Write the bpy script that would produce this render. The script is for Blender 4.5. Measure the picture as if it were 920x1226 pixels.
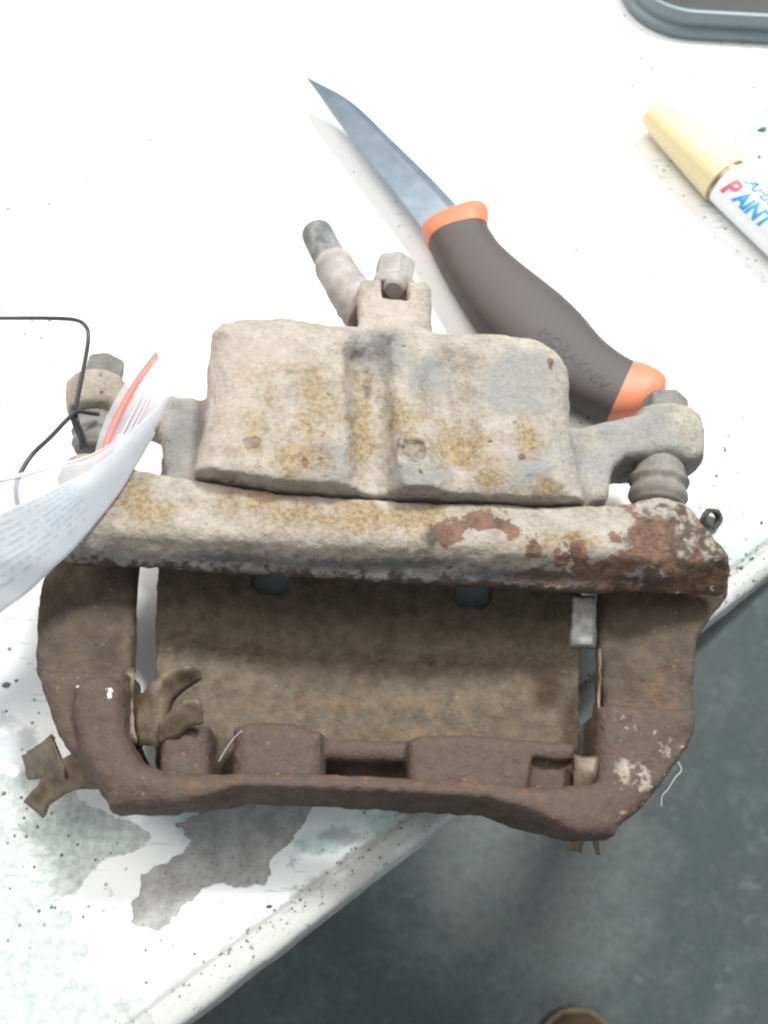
import bpy, bmesh, math, random
import numpy as np
from mathutils import Vector, Matrix

random.seed(7); RNG = np.random.default_rng(7)
for o in list(bpy.data.objects): bpy.data.objects.remove(o)
SC = bpy.context.scene
COL = SC.collection

# ------------------------------------------------------------------ camera
# design units are millimetres (bench top z = 0), written out in metres
PITCH, FPX, CAMH = math.radians(66.0), 1150.0, 335.0
cam_d = bpy.data.cameras.new('camera'); cam = bpy.data.objects.new('camera', cam_d); COL.objects.link(cam)
cam.location = (0, 0, CAMH / 1000); cam.rotation_euler = (math.pi / 2 - PITCH, 0, 0)
cam_d.sensor_fit = 'VERTICAL'; cam_d.sensor_height = 24.0; cam_d.lens = 24.0 * FPX / 1226
cam_d.clip_start = 0.01; cam_d.clip_end = 60
cam_d.dof.use_dof = True; cam_d.dof.focus_distance = 0.30; cam_d.dof.aperture_fstop = 9.0
SC.camera = cam

# ------------------------------------------------------------------ light
W = bpy.data.worlds.new('World'); SC.world = W; W.use_nodes = True
bg = W.node_tree.nodes['Background']; bg.inputs[0].default_value = (0.86, 0.95, 1.0, 1); bg.inputs[1].default_value = 0.58

def area(name, loc, target, sx, sy, power, col):
    l = bpy.data.lights.new(name, 'AREA'); l.shape = 'RECTANGLE'; l.size = sx; l.size_y = sy
    l.energy = power; l.color = col
    o = bpy.data.objects.new(name, l); COL.objects.link(o); o.location = loc
    o.rotation_euler = (Vector(target) - Vector(loc)).to_track_quat('-Z', 'Y').to_euler()
    return o
area('workshop_skylight', (-0.75, 0.75, 1.7), (0, 0.2, 0), 1.3, 1.3, 31, (1.0, 0.955, 0.89))
area('ceiling_strip_light', (0.78, 1.19, 1.9), (0.1, 0.1, -0.3), 0.34, 0.34, 70, (0.94, 1.0, 0.985))

SC.view_settings.view_transform = 'Standard'; SC.view_settings.look = 'None'
SC.view_settings.exposure = 0.0; SC.view_settings.gamma = 1.0
SC.render.engine = 'CYCLES'; SC.cycles.use_denoising = True; SC.cycles.max_bounces = 8
SC.cycles.transparent_max_bounces = 12
SC.cycles.filter_width = 2.3

# ------------------------------------------------------------------ helpers
_F = np.array([0, math.cos(PITCH), -math.sin(PITCH)]); _U = np.array([0, math.sin(PITCH), math.cos(PITCH)])
def P(px, py, z=0.0):
    """photo pixel + height above the bench (mm) -> point (mm)"""
    r = _F + np.array([1, 0, 0]) * (px - 460) / FPX + _U * (613 - py) / FPX
    return np.array([0, 0, CAMH]) + r * ((z - CAMH) / r[2])
def PIX(v):
    v = np.asarray(v, float) - np.array([0, 0, CAMH])
    d = v @ _F
    return 460 + FPX * v[:, 0] / d, 613 - FPX * (v @ _U) / d

def _hash(i, j, k, s):
    h = (i * 374761393 + j * 668265263 + k * 2147483647 + s * 974634777) & 0xFFFFFFFF
    h = ((h ^ (h >> 13)) * 1274126177) & 0xFFFFFFFF
    return ((h ^ (h >> 16)) & 0xFFFF) / 65535.0
def vnoise(p, scale, seed=0):
    q = np.asarray(p, float) / scale
    i = np.floor(q).astype(np.int64); f = q - i; f = f * f * (3 - 2 * f)
    out = 0
    for a in (0, 1):
        for b in (0, 1):
            for c in (0, 1):
                w = (f[:, 0] if a else 1 - f[:, 0]) * (f[:, 1] if b else 1 - f[:, 1]) * (f[:, 2] if c else 1 - f[:, 2])
                out = out + w * _hash(i[:, 0] + a, i[:, 1] + b, i[:, 2] + c, seed)
    return out * 2 - 1
def fbm(p, scale, seed=0, octs=3):
    r = 0; a = 1; t = 0
    for o in range(octs):
        r = r + a * vnoise(p, scale / 2 ** o, seed + o); t += a; a *= 0.5
    return r / t

def link(name, me, mat=None, parent=None, smooth=True):
    if mat: me.materials.append(mat)
    if smooth:
        me.polygons.foreach_set('use_smooth', np.ones(len(me.polygons), bool))
    o = bpy.data.objects.new(name, me); COL.objects.link(o)
    if parent: o.parent = parent
    return o
def mesh_np(name, V, Fq, mat=None, parent=None, smooth=True, attrs=None):
    me = bpy.data.meshes.new(name)
    V = np.asarray(V, float) / 1000.0
    me.from_pydata([tuple(v) for v in V], [], [tuple(int(i) for i in f) for f in Fq])
    if attrs:
        for k, a in attrs.items():
            at = me.attributes.new(k, 'FLOAT', 'POINT'); at.data.foreach_set('value', np.asarray(a, np.float32))
    me.update()
    return link(name, me, mat, parent, smooth)
def big_mesh(name, V, Q, mat=None, parent=None, attrs=None):
    """fast path for quads"""
    me = bpy.data.meshes.new(name); V = np.asarray(V, np.float32) / 1000.0; Q = np.asarray(Q, np.int32)
    me.vertices.add(len(V)); me.vertices.foreach_set('co', V.ravel())
    me.loops.add(Q.size); me.loops.foreach_set('vertex_index', Q.ravel())
    me.polygons.add(len(Q)); me.polygons.foreach_set('loop_start', np.arange(0, Q.size, 4, dtype=np.int32))
    if attrs:
        for k, a in attrs.items():
            at = me.attributes.new(k, 'FLOAT', 'POINT'); at.data.foreach_set('value', np.asarray(a, np.float32))
    me.update(calc_edges=True); me.validate()
    return link(name, me, mat, parent, True)
def empty(name, loc_mm, label=None, cat=None, group=None):
    o = bpy.data.objects.new(name, None); COL.objects.link(o)
    o.location = np.asarray(loc_mm) / 1000.0; o.empty_display_size = 0.01
    tag(o, label, cat, group)
    return o
def tag(o, label=None, cat=None, group=None, kind=None):
    if label: o['label'] = label
    if cat: o['category'] = cat
    if group: o['group'] = group
    if kind: o['kind'] = kind
    return o
def keep(child, parent):
    """parent without moving (parents are unrotated empties)"""
    child.parent = parent
    child.matrix_parent_inverse = Matrix.Translation(-Vector(parent.location))
    return child

# ---- signed distance modelling -------------------------------------------
def poly_sdf(X, Y, pts):
    pts = np.asarray(pts, float); n = len(pts)
    d = np.full(X.shape, 1e18); s = np.ones(X.shape)
    for i in range(n):
        a = pts[i]; b = pts[i - 1]
        ex, ey = b - a; wx = X - a[0]; wy = Y - a[1]
        t = np.clip((wx * ex + wy * ey) / (ex * ex + ey * ey + 1e-12), 0, 1)
        bx = wx - ex * t; by = wy - ey * t
        d = np.minimum(d, bx * bx + by * by)
        c1 = Y >= a[1]; c2 = Y < b[1]; c3 = ex * wy > ey * wx
        flip = (c1 & c2 & c3) | (~c1 & ~c2 & ~c3)
        s = np.where(flip, -s, s)
    return s * np.sqrt(d)
def smin(a, b, k):
    h = np.clip(0.5 + 0.5 * (b - a) / k, 0, 1)
    return b + (a - b) * h - k * h * (1 - h)
def smax(a, b, k): return -smin(-a, -b, k)
class Field:
    def __init__(s, lo, hi, step):
        s.lo = np.array(lo, float); s.step = step
        n = np.ceil((np.array(hi) - s.lo) / step).astype(int) + 1
        ax = [s.lo[i] + step * np.arange(n[i]) for i in range(3)]
        s.x = ax[0][:, None, None]; s.y = ax[1][None, :, None]; s.z = ax[2][None, None, :]
        s.X2, s.Y2 = np.meshgrid(ax[0], ax[1], indexing='ij'); s.n = n
        s.d = np.full(n, 1e3)
    def ext(s, pix, zp, z0, z1, r=2.0):
        """prism: outline given in photo pixels on the plane z = zp"""
        pts = [P(q[0], q[1], q[2] if len(q) > 2 else zp)[:2] for q in pix]
        d2 = poly_sdf(s.X2, s.Y2, pts)[:, :, None]
        z0 = z0[:, :, None] if isinstance(z0, np.ndarray) else z0
        z1 = z1[:, :, None] if isinstance(z1, np.ndarray) else z1
        dz = np.maximum(z0 - s.z, s.z - z1)
        a = d2 + r; b = dz + r
        return np.minimum(np.maximum(a, b), 0) + np.sqrt(np.maximum(a, 0) ** 2 + np.maximum(b, 0) ** 2) - r
    def cap(s, a, b, ra, rb=None):
        rb = ra if rb is None else rb
        a = np.asarray(a, float); b = np.asarray(b, float); ab = b - a
        t = np.clip(((s.x - a[0]) * ab[0] + (s.y - a[1]) * ab[1] + (s.z - a[2]) * ab[2]) / (ab @ ab), 0, 1)
        return np.sqrt((s.x - a[0] - ab[0] * t) ** 2 + (s.y - a[1] - ab[1] * t) ** 2 + (s.z - a[2] - ab[2] * t) ** 2) - (ra + (rb - ra) * t)
    def cyl(s, a, b, R, r=2.0):
        a = np.asarray(a, float); b = np.asarray(b, float); L = np.linalg.norm(b - a); u = (b - a) / L; m = (a + b) / 2
        dx, dy, dz = s.x - m[0], s.y - m[1], s.z - m[2]
        h = dx * u[0] + dy * u[1] + dz * u[2]
        q = np.sqrt(np.maximum(dx * dx + dy * dy + dz * dz - h * h, 0)) - R + r
        k = np.abs(h) - L / 2 + r
        return np.minimum(np.maximum(q, k), 0) + np.sqrt(np.maximum(q, 0) ** 2 + np.maximum(k, 0) ** 2) - r
    def plane(s, p0, p1, p2, up=True):
        """distance above the plane through three points"""
        p0, p1, p2 = map(lambda q: np.asarray(q, float), (p0, p1, p2))
        n = np.cross(p1 - p0, p2 - p0); n /= np.linalg.norm(n)
        if (n[2] < 0) == up: n = -n
        return (s.x - p0[0]) * n[0] + (s.y - p0[1]) * n[1] + (s.z - p0[2]) * n[2]
    def roughen(s, amp, scale, seed, octs=3):
        m = np.abs(s.d) < 4 * s.step
        i = np.nonzero(m)
        p = s.lo + s.step * np.stack(i, 1)
        s.d[i] += amp * fbm(p, scale, seed, octs)
    def nets(s):
        d = s.d; neg = d < 0
        nx, ny, nz = d.shape
        c = neg[:-1, :-1, :-1].astype(np.int8)
        for a, b, e in ((1,0,0),(0,1,0),(0,0,1),(1,1,0),(1,0,1),(0,1,1),(1,1,1)):
            c = c + neg[a:nx - 1 + a, b:ny - 1 + b, e:nz - 1 + e]
        act = (c > 0) & (c < 8)
        I = np.stack(np.nonzero(act), 1)
        idx = np.full(act.shape, -1, np.int64); idx[act] = np.arange(len(I))
        acc = np.zeros((len(I), 3)); cnt = np.zeros(len(I))
        corners = [(a, b, e) for a in (0, 1) for b in (0, 1) for e in (0, 1)]
        for p in corners:
            for ax in range(3):
                if p[ax] == 1: continue
                q = list(p); q[ax] = 1
                da = d[I[:, 0] + p[0], I[:, 1] + p[1], I[:, 2] + p[2]]
                db = d[I[:, 0] + q[0], I[:, 1] + q[1], I[:, 2] + q[2]]
                m = (da < 0) != (db < 0)
                t = np.where(m, da / np.where(m, da - db, 1), 0)
                pos = np.tile(np.array(p, float), (len(I), 1)); pos[:, ax] += t
                acc[m] += pos[m]; cnt[m] += 1
        V = s.lo + s.step * (I + acc / cnt[:, None])
        Q = []
        for ax in range(3):
            a1, a2 = (ax + 1) % 3, (ax + 2) % 3
            sl0 = [slice(1, -1)] * 3; sl1 = [slice(1, -1)] * 3
            sl0[ax] = slice(0, -1); sl1[ax] = slice(1, None)
            n0 = neg[tuple(sl0)]; n1 = neg[tuple(sl1)]
            ch = np.stack(np.nonzero(n0 != n1), 1)
            if not len(ch): continue
            flip = n0[tuple(ch.T)]
            base = ch.copy(); base[:, a1] += 1; base[:, a2] += 1
            def cid(o1, o2):
                k = base.copy(); k[:, a1] -= o1; k[:, a2] -= o2
                return idx[k[:, 0], k[:, 1], k[:, 2]]
            q = np.stack([cid(1, 1), cid(0, 1), cid(0, 0), cid(1, 0)], 1)
            q[~flip] = q[~flip][:, ::-1]
            Q.append(q)
        Q = np.concatenate(Q); Q = Q[(Q >= 0).all(1)]
        return V, Q

# ---- tubes and lathes ------------------------------------------------------
def catmull(pts, n):
    pts = np.asarray(pts, float); m = len(pts)
    e = np.vstack([2 * pts[0] - pts[1], pts, 2 * pts[-1] - pts[-2]])
    out = []
    for i in range(m - 1):
        p0, p1, p2, p3 = e[i:i + 4]
        for k in range(n):
            t = k / n
            out.append(0.5 * (2 * p1 + (p2 - p0) * t + (2 * p0 - 5 * p1 + 4 * p2 - p3) * t * t + (3 * p1 - p0 - 3 * p2 + p3) * t ** 3))
    out.append(pts[-1]); return np.array(out)
def tube(name, path, rad, mat, parent=None, seg=12, cap=True, flat=None):
    path = np.asarray(path, float); n = len(path)
    rad = np.full(n, rad) if np.isscalar(rad) else np.asarray(rad, float)
    V = []; Fq = []; up = None
    for i in range(n):
        t = path[min(i + 1, n - 1)] - path[max(i - 1, 0)]
        t = t / (np.linalg.norm(t) + 1e-9)
        if up is None:
            up = np.array([0, 0, 1.0]) if abs(t[2]) < 0.9 else np.array([0, 1.0, 0])
        s = np.cross(t, up); s /= np.linalg.norm(s); up = np.cross(s, t)
        for k in range(seg):
            a = 2 * math.pi * k / seg
            V.append(path[i] + rad[i] * (math.cos(a) * s + math.sin(a) * up * (flat or 1)))
    for i in range(n - 1):
        for k in range(seg):
            k2 = (k + 1) % seg
            Fq.append((i * seg + k, i * seg + k2, (i + 1) * seg + k2, (i + 1) * seg + k))
    if cap:
        Fq.append(tuple(range(seg))[::-1]); Fq.append(tuple((n - 1) * seg + k for k in range(seg)))
    return mesh_np(name, V, Fq, mat, parent)
def lathe(name, a, b, prof, mat, parent=None, seg=40, sides=None, rot=0.0):
    """prof: (distance along a->b in mm, radius)"""
    a = np.asarray(a, float); b = np.asarray(b, float); t = (b - a) / np.linalg.norm(b - a)
    up = np.array([0, 0, 1.0]) if abs(t[2]) < 0.9 else np.array([0, 1.0, 0])
    s = np.cross(t, up); s /= np.linalg.norm(s); u = np.cross(s, t)
    sg = sides or seg; V = []; Fq = []
    for d, r in prof:
        for k in range(sg):
            an = rot + 2 * math.pi * k / sg
            V.append(a + t * d + r * (math.cos(an) * s + math.sin(an) * u))
    for i in range(len(prof) - 1):
        for k in range(sg):
            k2 = (k + 1) % sg
            Fq.append((i * sg + k, i * sg + k2, (i + 1) * sg + k2, (i + 1) * sg + k))
    Fq.append(tuple(range(sg))[::-1]); Fq.append(tuple((len(prof) - 1) * sg + k for k in range(sg)))
    return mesh_np(name, V, Fq, mat, parent, smooth=sides is None)
def auto_smooth(o, deg=35):
    me = o.data; bm = bmesh.new(); bm.from_mesh(me)
    bmesh.ops.recalc_face_normals(bm, faces=bm.faces)
    for e in bm.edges:
        e.smooth = not (len(e.link_faces) == 2 and e.calc_face_angle(0) > math.radians(deg))
    for f in bm.faces: f.smooth = True
    bm.to_mesh(me); bm.free(); return o
def bevel(o, w_mm, seg=2, ang=35):
    m = o.modifiers.new('bevel', 'BEVEL'); m.width = w_mm / 1000; m.segments = seg; m.limit_method = 'ANGLE'; m.angle_limit = math.radians(ang)
    return o

# ------------------------------------------------------------------ materials
class Mat:
    def __init__(s, name):
        s.m = bpy.data.materials.new(name); s.m.use_nodes = True; s.t = s.m.node_tree
        s.b = s.t.nodes['Principled BSDF']; s.out = s.t.nodes['Material Output']
        tc = s.t.nodes.new('ShaderNodeTexCoord'); s.co = tc.outputs['Object']
    def n(s, typ, **kw):
        k = s.t.nodes.new(typ)
        for a, v in kw.items(): setattr(k, a, v)
        return k
    def set(s, sock, v):
        if hasattr(v, 'links') or isinstance(v, bpy.types.NodeSocket): s.t.links.new(v, sock)
        else: sock.default_value = (*v, 1) if isinstance(v, tuple) and len(v) == 3 and sock.type == 'RGBA' else v
    def noise(s, mm, detail=4, rough=0.6, dist=0.0):
        k = s.n('ShaderNodeTexNoise'); s.set(k.inputs['Vector'], s.co); k.inputs['Scale'].default_value = 1000.0 / mm
        k.inputs['Detail'].default_value = detail; k.inputs['Roughness'].default_value = rough; k.inputs['Distortion'].default_value = dist
        return k.outputs['Fac']
    def voro(s, mm, feature='F1'):
        k = s.n('ShaderNodeTexVoronoi', feature=feature); s.set(k.inputs['Vector'], s.co); k.inputs['Scale'].default_value = 1000.0 / mm
        return k.outputs['Distance']
    def attr(s, name):
        k = s.n('ShaderNodeAttribute'); k.attribute_name = name; return k.outputs['Fac']
    def math(s, op, a, b=0.0, clamp=False):
        k = s.n('ShaderNodeMath', operation=op, use_clamp=clamp); s.set(k.inputs[0], a); s.set(k.inputs[1], b); return k.outputs[0]
    def ramp(s, v, lo, hi):
        k = s.n('ShaderNodeMapRange', interpolation_type='SMOOTHSTEP'); s.set(k.inputs[0], v)
        k.inputs[1].default_value = lo; k.inputs[2].default_value = hi; return k.outputs[0]
    def mix(s, f, a, b, blend='MIX'):
        k = s.n('ShaderNodeMix', data_type='RGBA', blend_type=blend); s.set(k.inputs[0], f); s.set(k.inputs[6], a); s.set(k.inputs[7], b); return k.outputs[2]
    def mask(s, attr, mm, amp=0.7, lo=0.42, hi=0.58, detail=5):
        """attribute field broken up by noise, then thresholded"""
        v = s.math('ADD', s.attr(attr), s.math('MULTIPLY', s.math('SUBTRACT', s.noise(mm, detail), 0.5), amp * 2))
        return s.ramp(v, lo, hi)
    def bump(s, h, strength, dist_mm, prev=None):
        k = s.n('ShaderNodeBump'); k.inputs['Strength'].default_value = strength; k.inputs['Distance'].default_value = dist_mm / 1000
        s.set(k.inputs['Height'], h)
        if prev is not None: s.set(k.inputs['Normal'], prev)
        return k.outputs[0]
    def fin(s, col, rough=0.6, normal=None, metal=0.0, spec=0.5, **kw):
        s.set(s.b.inputs['Base Color'], col); s.set(s.b.inputs['Roughness'], rough); s.set(s.b.inputs['Metallic'], metal)
        s.b.inputs['Specular IOR Level'].default_value = spec
        if normal is not None: s.set(s.b.inputs['Normal'], normal)
        for k, v in kw.items(): s.set(s.b.inputs[k], v)
        return s.m

def mat_cast(name):
    m = Mat(name)
    n1 = m.noise(9, 6, 0.65); n2 = m.noise(1.6, 4, 0.7); n3 = m.noise(28, 4)
    # rusty cast iron
    c = m.mix(m.ramp(n1, 0.3, 0.7), (0.055, 0.04, 0.028), (0.105, 0.075, 0.05))
    c = m.mix(m.math('MULTIPLY', m.ramp(n3, 0.45, 0.72), 0.5), c, (0.085, 0.066, 0.058))
    c = m.mix(m.math('MULTIPLY', m.mask('silt_lift', 10, 0.5, 0.3, 0.8), 0.9), c, m.mix(m.ramp(m.noise(6, 6, .7), .3, .7), (0.085, 0.065, 0.044), (0.165, 0.128, 0.088)))  # caked dust tone, lightened to make up for shade on the low bridge
    c = m.mix(m.mask('plum', 7, 0.5), c, m.mix(n2, (0.06, 0.04, 0.032), (0.118, 0.08, 0.064)))
    c = m.mix(m.math('MULTIPLY', m.mask('orange', 5, 0.6, 0.35, 0.8), 0.6), c, (0.24, 0.105, 0.035))
    wob = m.math('MULTIPLY', m.math('SUBTRACT', m.noise(1.1, 4, 0.7), 0.5), 0.5)
    fl = m.math('MULTIPLY', m.ramp(m.math('ADD', m.voro(3.1), wob), 0.22, 0.08), m.ramp(m.noise(14, 2), 0.5, 0.62))
    c = m.mix(m.math('MULTIPLY', fl, 0.7), c, (0.26, 0.12, 0.045))
    # pale road dust / zinc corrosion over it
    dust = m.mix(m.ramp(n1, 0.28, 0.72), (0.265, 0.222, 0.18), (0.40, 0.345, 0.29))
    dust = m.mix(m.math('MULTIPLY', m.ramp(n2, 0.45, 0.7), 0.35), dust, (0.44, 0.4, 0.355))
    dust = m.mix(m.math('MULTIPLY', m.ramp(n2, 0.48, 0.3), 0.45), dust, (0.13, 0.115, 0.1))
    dust = m.mix(m.math('MULTIPLY', m.mask('blue', 12, 0.5, 0.35, 0.75), 0.7), dust, m.mix(n2, (0.15, 0.152, 0.158), (0.265, 0.266, 0.268)))
    dust = m.mix(m.math('MULTIPLY', m.mask('ochre', 8, 0.9, 0.3, 0.95), 0.85), dust, m.mix(m.ramp(n2, 0.35, 0.65), (0.18, 0.11, 0.048), (0.34, 0.245, 0.14)))
    pm = m.mask('pale', 4, 0.75, 0.38, 0.62, 8)
    c = m.mix(pm, c, dust)
    rm = m.mask('rust', 4, 0.95, 0.42, 0.62, 8)
    c = m.mix(rm, c, m.mix(m.ramp(m.noise(4, 5, 0.7), 0.32, 0.68), (0.08, 0.041, 0.03), (0.21, 0.115, 0.075)))
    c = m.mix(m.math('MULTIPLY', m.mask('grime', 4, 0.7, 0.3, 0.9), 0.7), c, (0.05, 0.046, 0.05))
    c = m.mix(m.math('MULTIPLY', m.mask('pink', 14, 0.5, 0.3, 0.8), 0.6), c, m.mix(n2, (0.33, 0.265, 0.225), (0.5, 0.425, 0.375)))
    # small rust chips and white flecks
    c = m.mix(m.math('MULTIPLY', m.ramp(m.math('ADD', m.voro(7.5), wob), 0.13, 0.07), m.math('MULTIPLY', pm, m.ramp(m.noise(30, 2), 0.5, 0.56))), c, (0.14, 0.065, 0.04))
    c = m.mix(m.math('MULTIPLY', m.ramp(m.math('ADD', m.voro(4.7), wob), 0.05, 0.0), m.ramp(m.noise(22, 3), 0.45, 0.6)), c, (0.42, 0.38, 0.34))
    c = m.mix(m.mask('chip', 1.6, 0.7, 0.5, 0.8), c, (0.6, 0.6, 0.59))
    b = m.bump(n2, 0.8, 0.6)
    b = m.bump(m.ramp(m.voro(2.6), 0.12, 0.3), 0.35, 0.5, b)
    b = m.bump(m.noise(4.5, 5, 0.7), 0.6, 1.0, b)
    b = m.bump(pm, 0.4, 0.25, b); b = m.bump(m.math('SUBTRACT', 1.0, rm), 0.6, 0.4, b)
    return m.fin(c, m.math('SUBTRACT', 0.86, m.math('MULTIPLY', n1, 0.25)), b, 0.0, 0.35)
M_CAST = mat_cast('cast_iron_rusted')

def mat_simple(name, a, b, mm, rough=0.6, metal=0.0, bump=0.3, bump_mm=0.3, spec=0.5, fine=None):
    m = Mat(name); n = m.noise(mm, 5, 0.65); f = m.noise(fine or mm / 5, 4, 0.7)
    c = m.mix(m.ramp(n, 0.3, 0.7), a, b)
    c = m.mix(m.math('MULTIPLY', m.ramp(f, 0.55, 0.75), 0.35), c, tuple(min(1, x * 1.5) for x in b))
    return m.fin(c, rough, m.bump(f, bump, bump_mm), metal, spec)
M_DUSTY = mat_simple('dusty_steel', (0.15, 0.138, 0.122), (0.25, 0.232, 0.21), 6, 0.85, 0, 0.5, 0.4, 0.3)
M_PINK = mat_simple('dusty_crimp', (0.27, 0.235, 0.22), (0.4, 0.355, 0.34), 7, 0.8, 0, 0.4, 0.3, 0.3)
M_RUBBER = mat_simple('perished_rubber', (0.11, 0.108, 0.11), (0.27, 0.26, 0.26), 5, 0.75, 0, 0.4, 0.3, 0.3)
M_BOOT = mat_simple('dusty_rubber_boot', (0.15, 0.135, 0.12), (0.24, 0.22, 0.2), 6, 0.8, 0, 0.3, 0.3, 0.3)
M_CLIP = mat_simple('rusty_spring_steel', (0.08, 0.055, 0.034), (0.18, 0.135, 0.09), 6, 0.5, 0.25, 0.4, 0.3)
M_CLIPG = mat_simple('grey_spring_steel', (0.06, 0.055, 0.05), (0.13, 0.12, 0.11), 5, 0.45, 0.3, 0.3, 0.2)

# ------------------------------------------------------------------ bench
E0 = P(220, 1226)[:2]; E1 = P(920, 690)[:2]
ES = (E1 - E0) / np.linalg.norm(E1 - E0); ET = np.array([-ES[1], ES[0]])      # along the edge / inwards
def bench_xy(s, t): return E0 + ES * s + ET * t
def to_st(xy): q = np.asarray(xy)[..., :2] - E0; return q @ ES, q @ ET

def mat_bench():
    m = Mat('chipped_white_bench_paint')
    n1 = m.noise(45, 5); n2 = m.noise(3.0, 5, 0.7); n3 = m.noise(1.2, 3)
    c = m.mix(m.ramp(n1, 0.3, 0.7), (0.80, 0.79, 0.78), (0.84, 0.84, 0.835))
    # worn older coat, pale green
    wm = m.mask('worn', 16, 0.35, 0.48, 0.53)
    worn = m.mix(m.ramp(n2, 0.35, 0.68), (0.40, 0.43, 0.41), (0.60, 0.63, 0.605))
    worn = m.mix(m.math('MULTIPLY', m.ramp(n3, 0.62, 0.72), 0.6), worn, (0.25, 0.26, 0.25))
    c = m.mix(wm, c, worn)
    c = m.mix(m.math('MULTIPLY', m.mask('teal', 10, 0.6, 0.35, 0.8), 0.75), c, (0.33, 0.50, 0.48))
    c = m.mix(m.math('MULTIPLY', m.mask('smear', 8, 0.8, 0.4, 0.8), 0.75), c, (0.34, 0.36, 0.37))
    tc2 = m.n('ShaderNodeMapping'); m.set(tc2.inputs[0], m.co); tc2.inputs['Rotation'].default_value = (0, 0, 0.5); tc2.inputs['Scale'].default_value = (1, 9, 1)
    sc_ = m.n('ShaderNodeTexNoise'); m.set(sc_.inputs['Vector'], tc2.outputs[0]); sc_.inputs['Scale'].default_value = 70; sc_.inputs['Detail'].default_value = 6
    c = m.mix(m.math('MULTIPLY', m.math('MULTIPLY', m.ramp(sc_.outputs['Fac'], .6, .68), m.ramp(m.noise(60, 3), .46, .6)), .8), c, (0.36, 0.37, 0.38))
    c = m.mix(m.math('MULTIPLY', m.math('MULTIPLY', m.ramp(m.noise(7, 6, .7), .58, .66), m.ramp(m.noise(35, 3), .5, .6)), .75), c, (0.37, 0.38, 0.39))
    # bare patch
    bm_ = m.mask('bare', 9, 0.3, 0.48, 0.52)
    bare = m.mix(m.ramp(m.noise(6, 5, 0.7), 0.3, 0.7), (0.28, 0.268, 0.26), (0.44, 0.425, 0.41))
    bare = m.mix(m.ramp(n3, 0.6, 0.72), bare, (0.1, 0.095, 0.095))
    c = m.mix(bm_, c, bare)
    # grime specks, denser where 'dirt' is high
    d1 = m.ramp(m.math('SUBTRACT', m.voro(4.2), m.math('MULTIPLY', m.noise(1.5, 3), 0.12)), 0.10, 0.06)
    c = m.mix(m.math('MULTIPLY', m.math('MULTIPLY', d1, m.ramp(m.noise(25, 3), 0.38, 0.5)), m.mask('dirt', 20, 0.5, 0.3, 0.6)), c, (0.12, 0.12, 0.12))
    d2 = m.math('MULTIPLY', m.ramp(m.noise(2.4, 4, 0.75), 0.6, 0.68), m.mask('edge', 6, 0.9, 0.35, 0.6))
    c = m.mix(m.math('MULTIPLY', m.mask('edge', 14, 0.5, 0.4, 0.6), 0.8), c, (0.40, 0.385, 0.36))
    c = m.mix(d2, c, (0.09, 0.075, 0.06))
    b = m.bump(m.math('SUBTRACT', 1.0, bm_), 0.8, 0.5); b = m.bump(m.math('SUBTRACT', 1.0, wm), 0.5, 0.25, b)
    b = m.bump(n2, 0.15, 0.3, b)
    return m.fin(c, m.math('ADD', 0.42, m.math('MULTIPLY', m.math('MAXIMUM', wm, bm_), 0.35)), b, 0, 0.35)
M_BENCH = mat_bench()

def blobs(px, py, lst):
    f = np.zeros(len(px))
    for b in lst:
        cx, cy, rx = b[:3]; ry = b[3] if len(b) > 3 else rx
        f = np.maximum(f, 1.0 - 0.5 * np.sqrt(((px - cx) / rx) ** 2 + ((py - cy) / ry) ** 2))
    return np.clip(f, 0, 1)
def pfield(px, py, polys, soft):
    """0.5 on the outline, 1 well inside"""
    f = np.zeros(len(px))
    for p in polys:
        f = np.maximum(f, np.clip(0.5 - poly_sdf(px, py, p) / (2 * soft), 0, 1))
    return f

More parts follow.
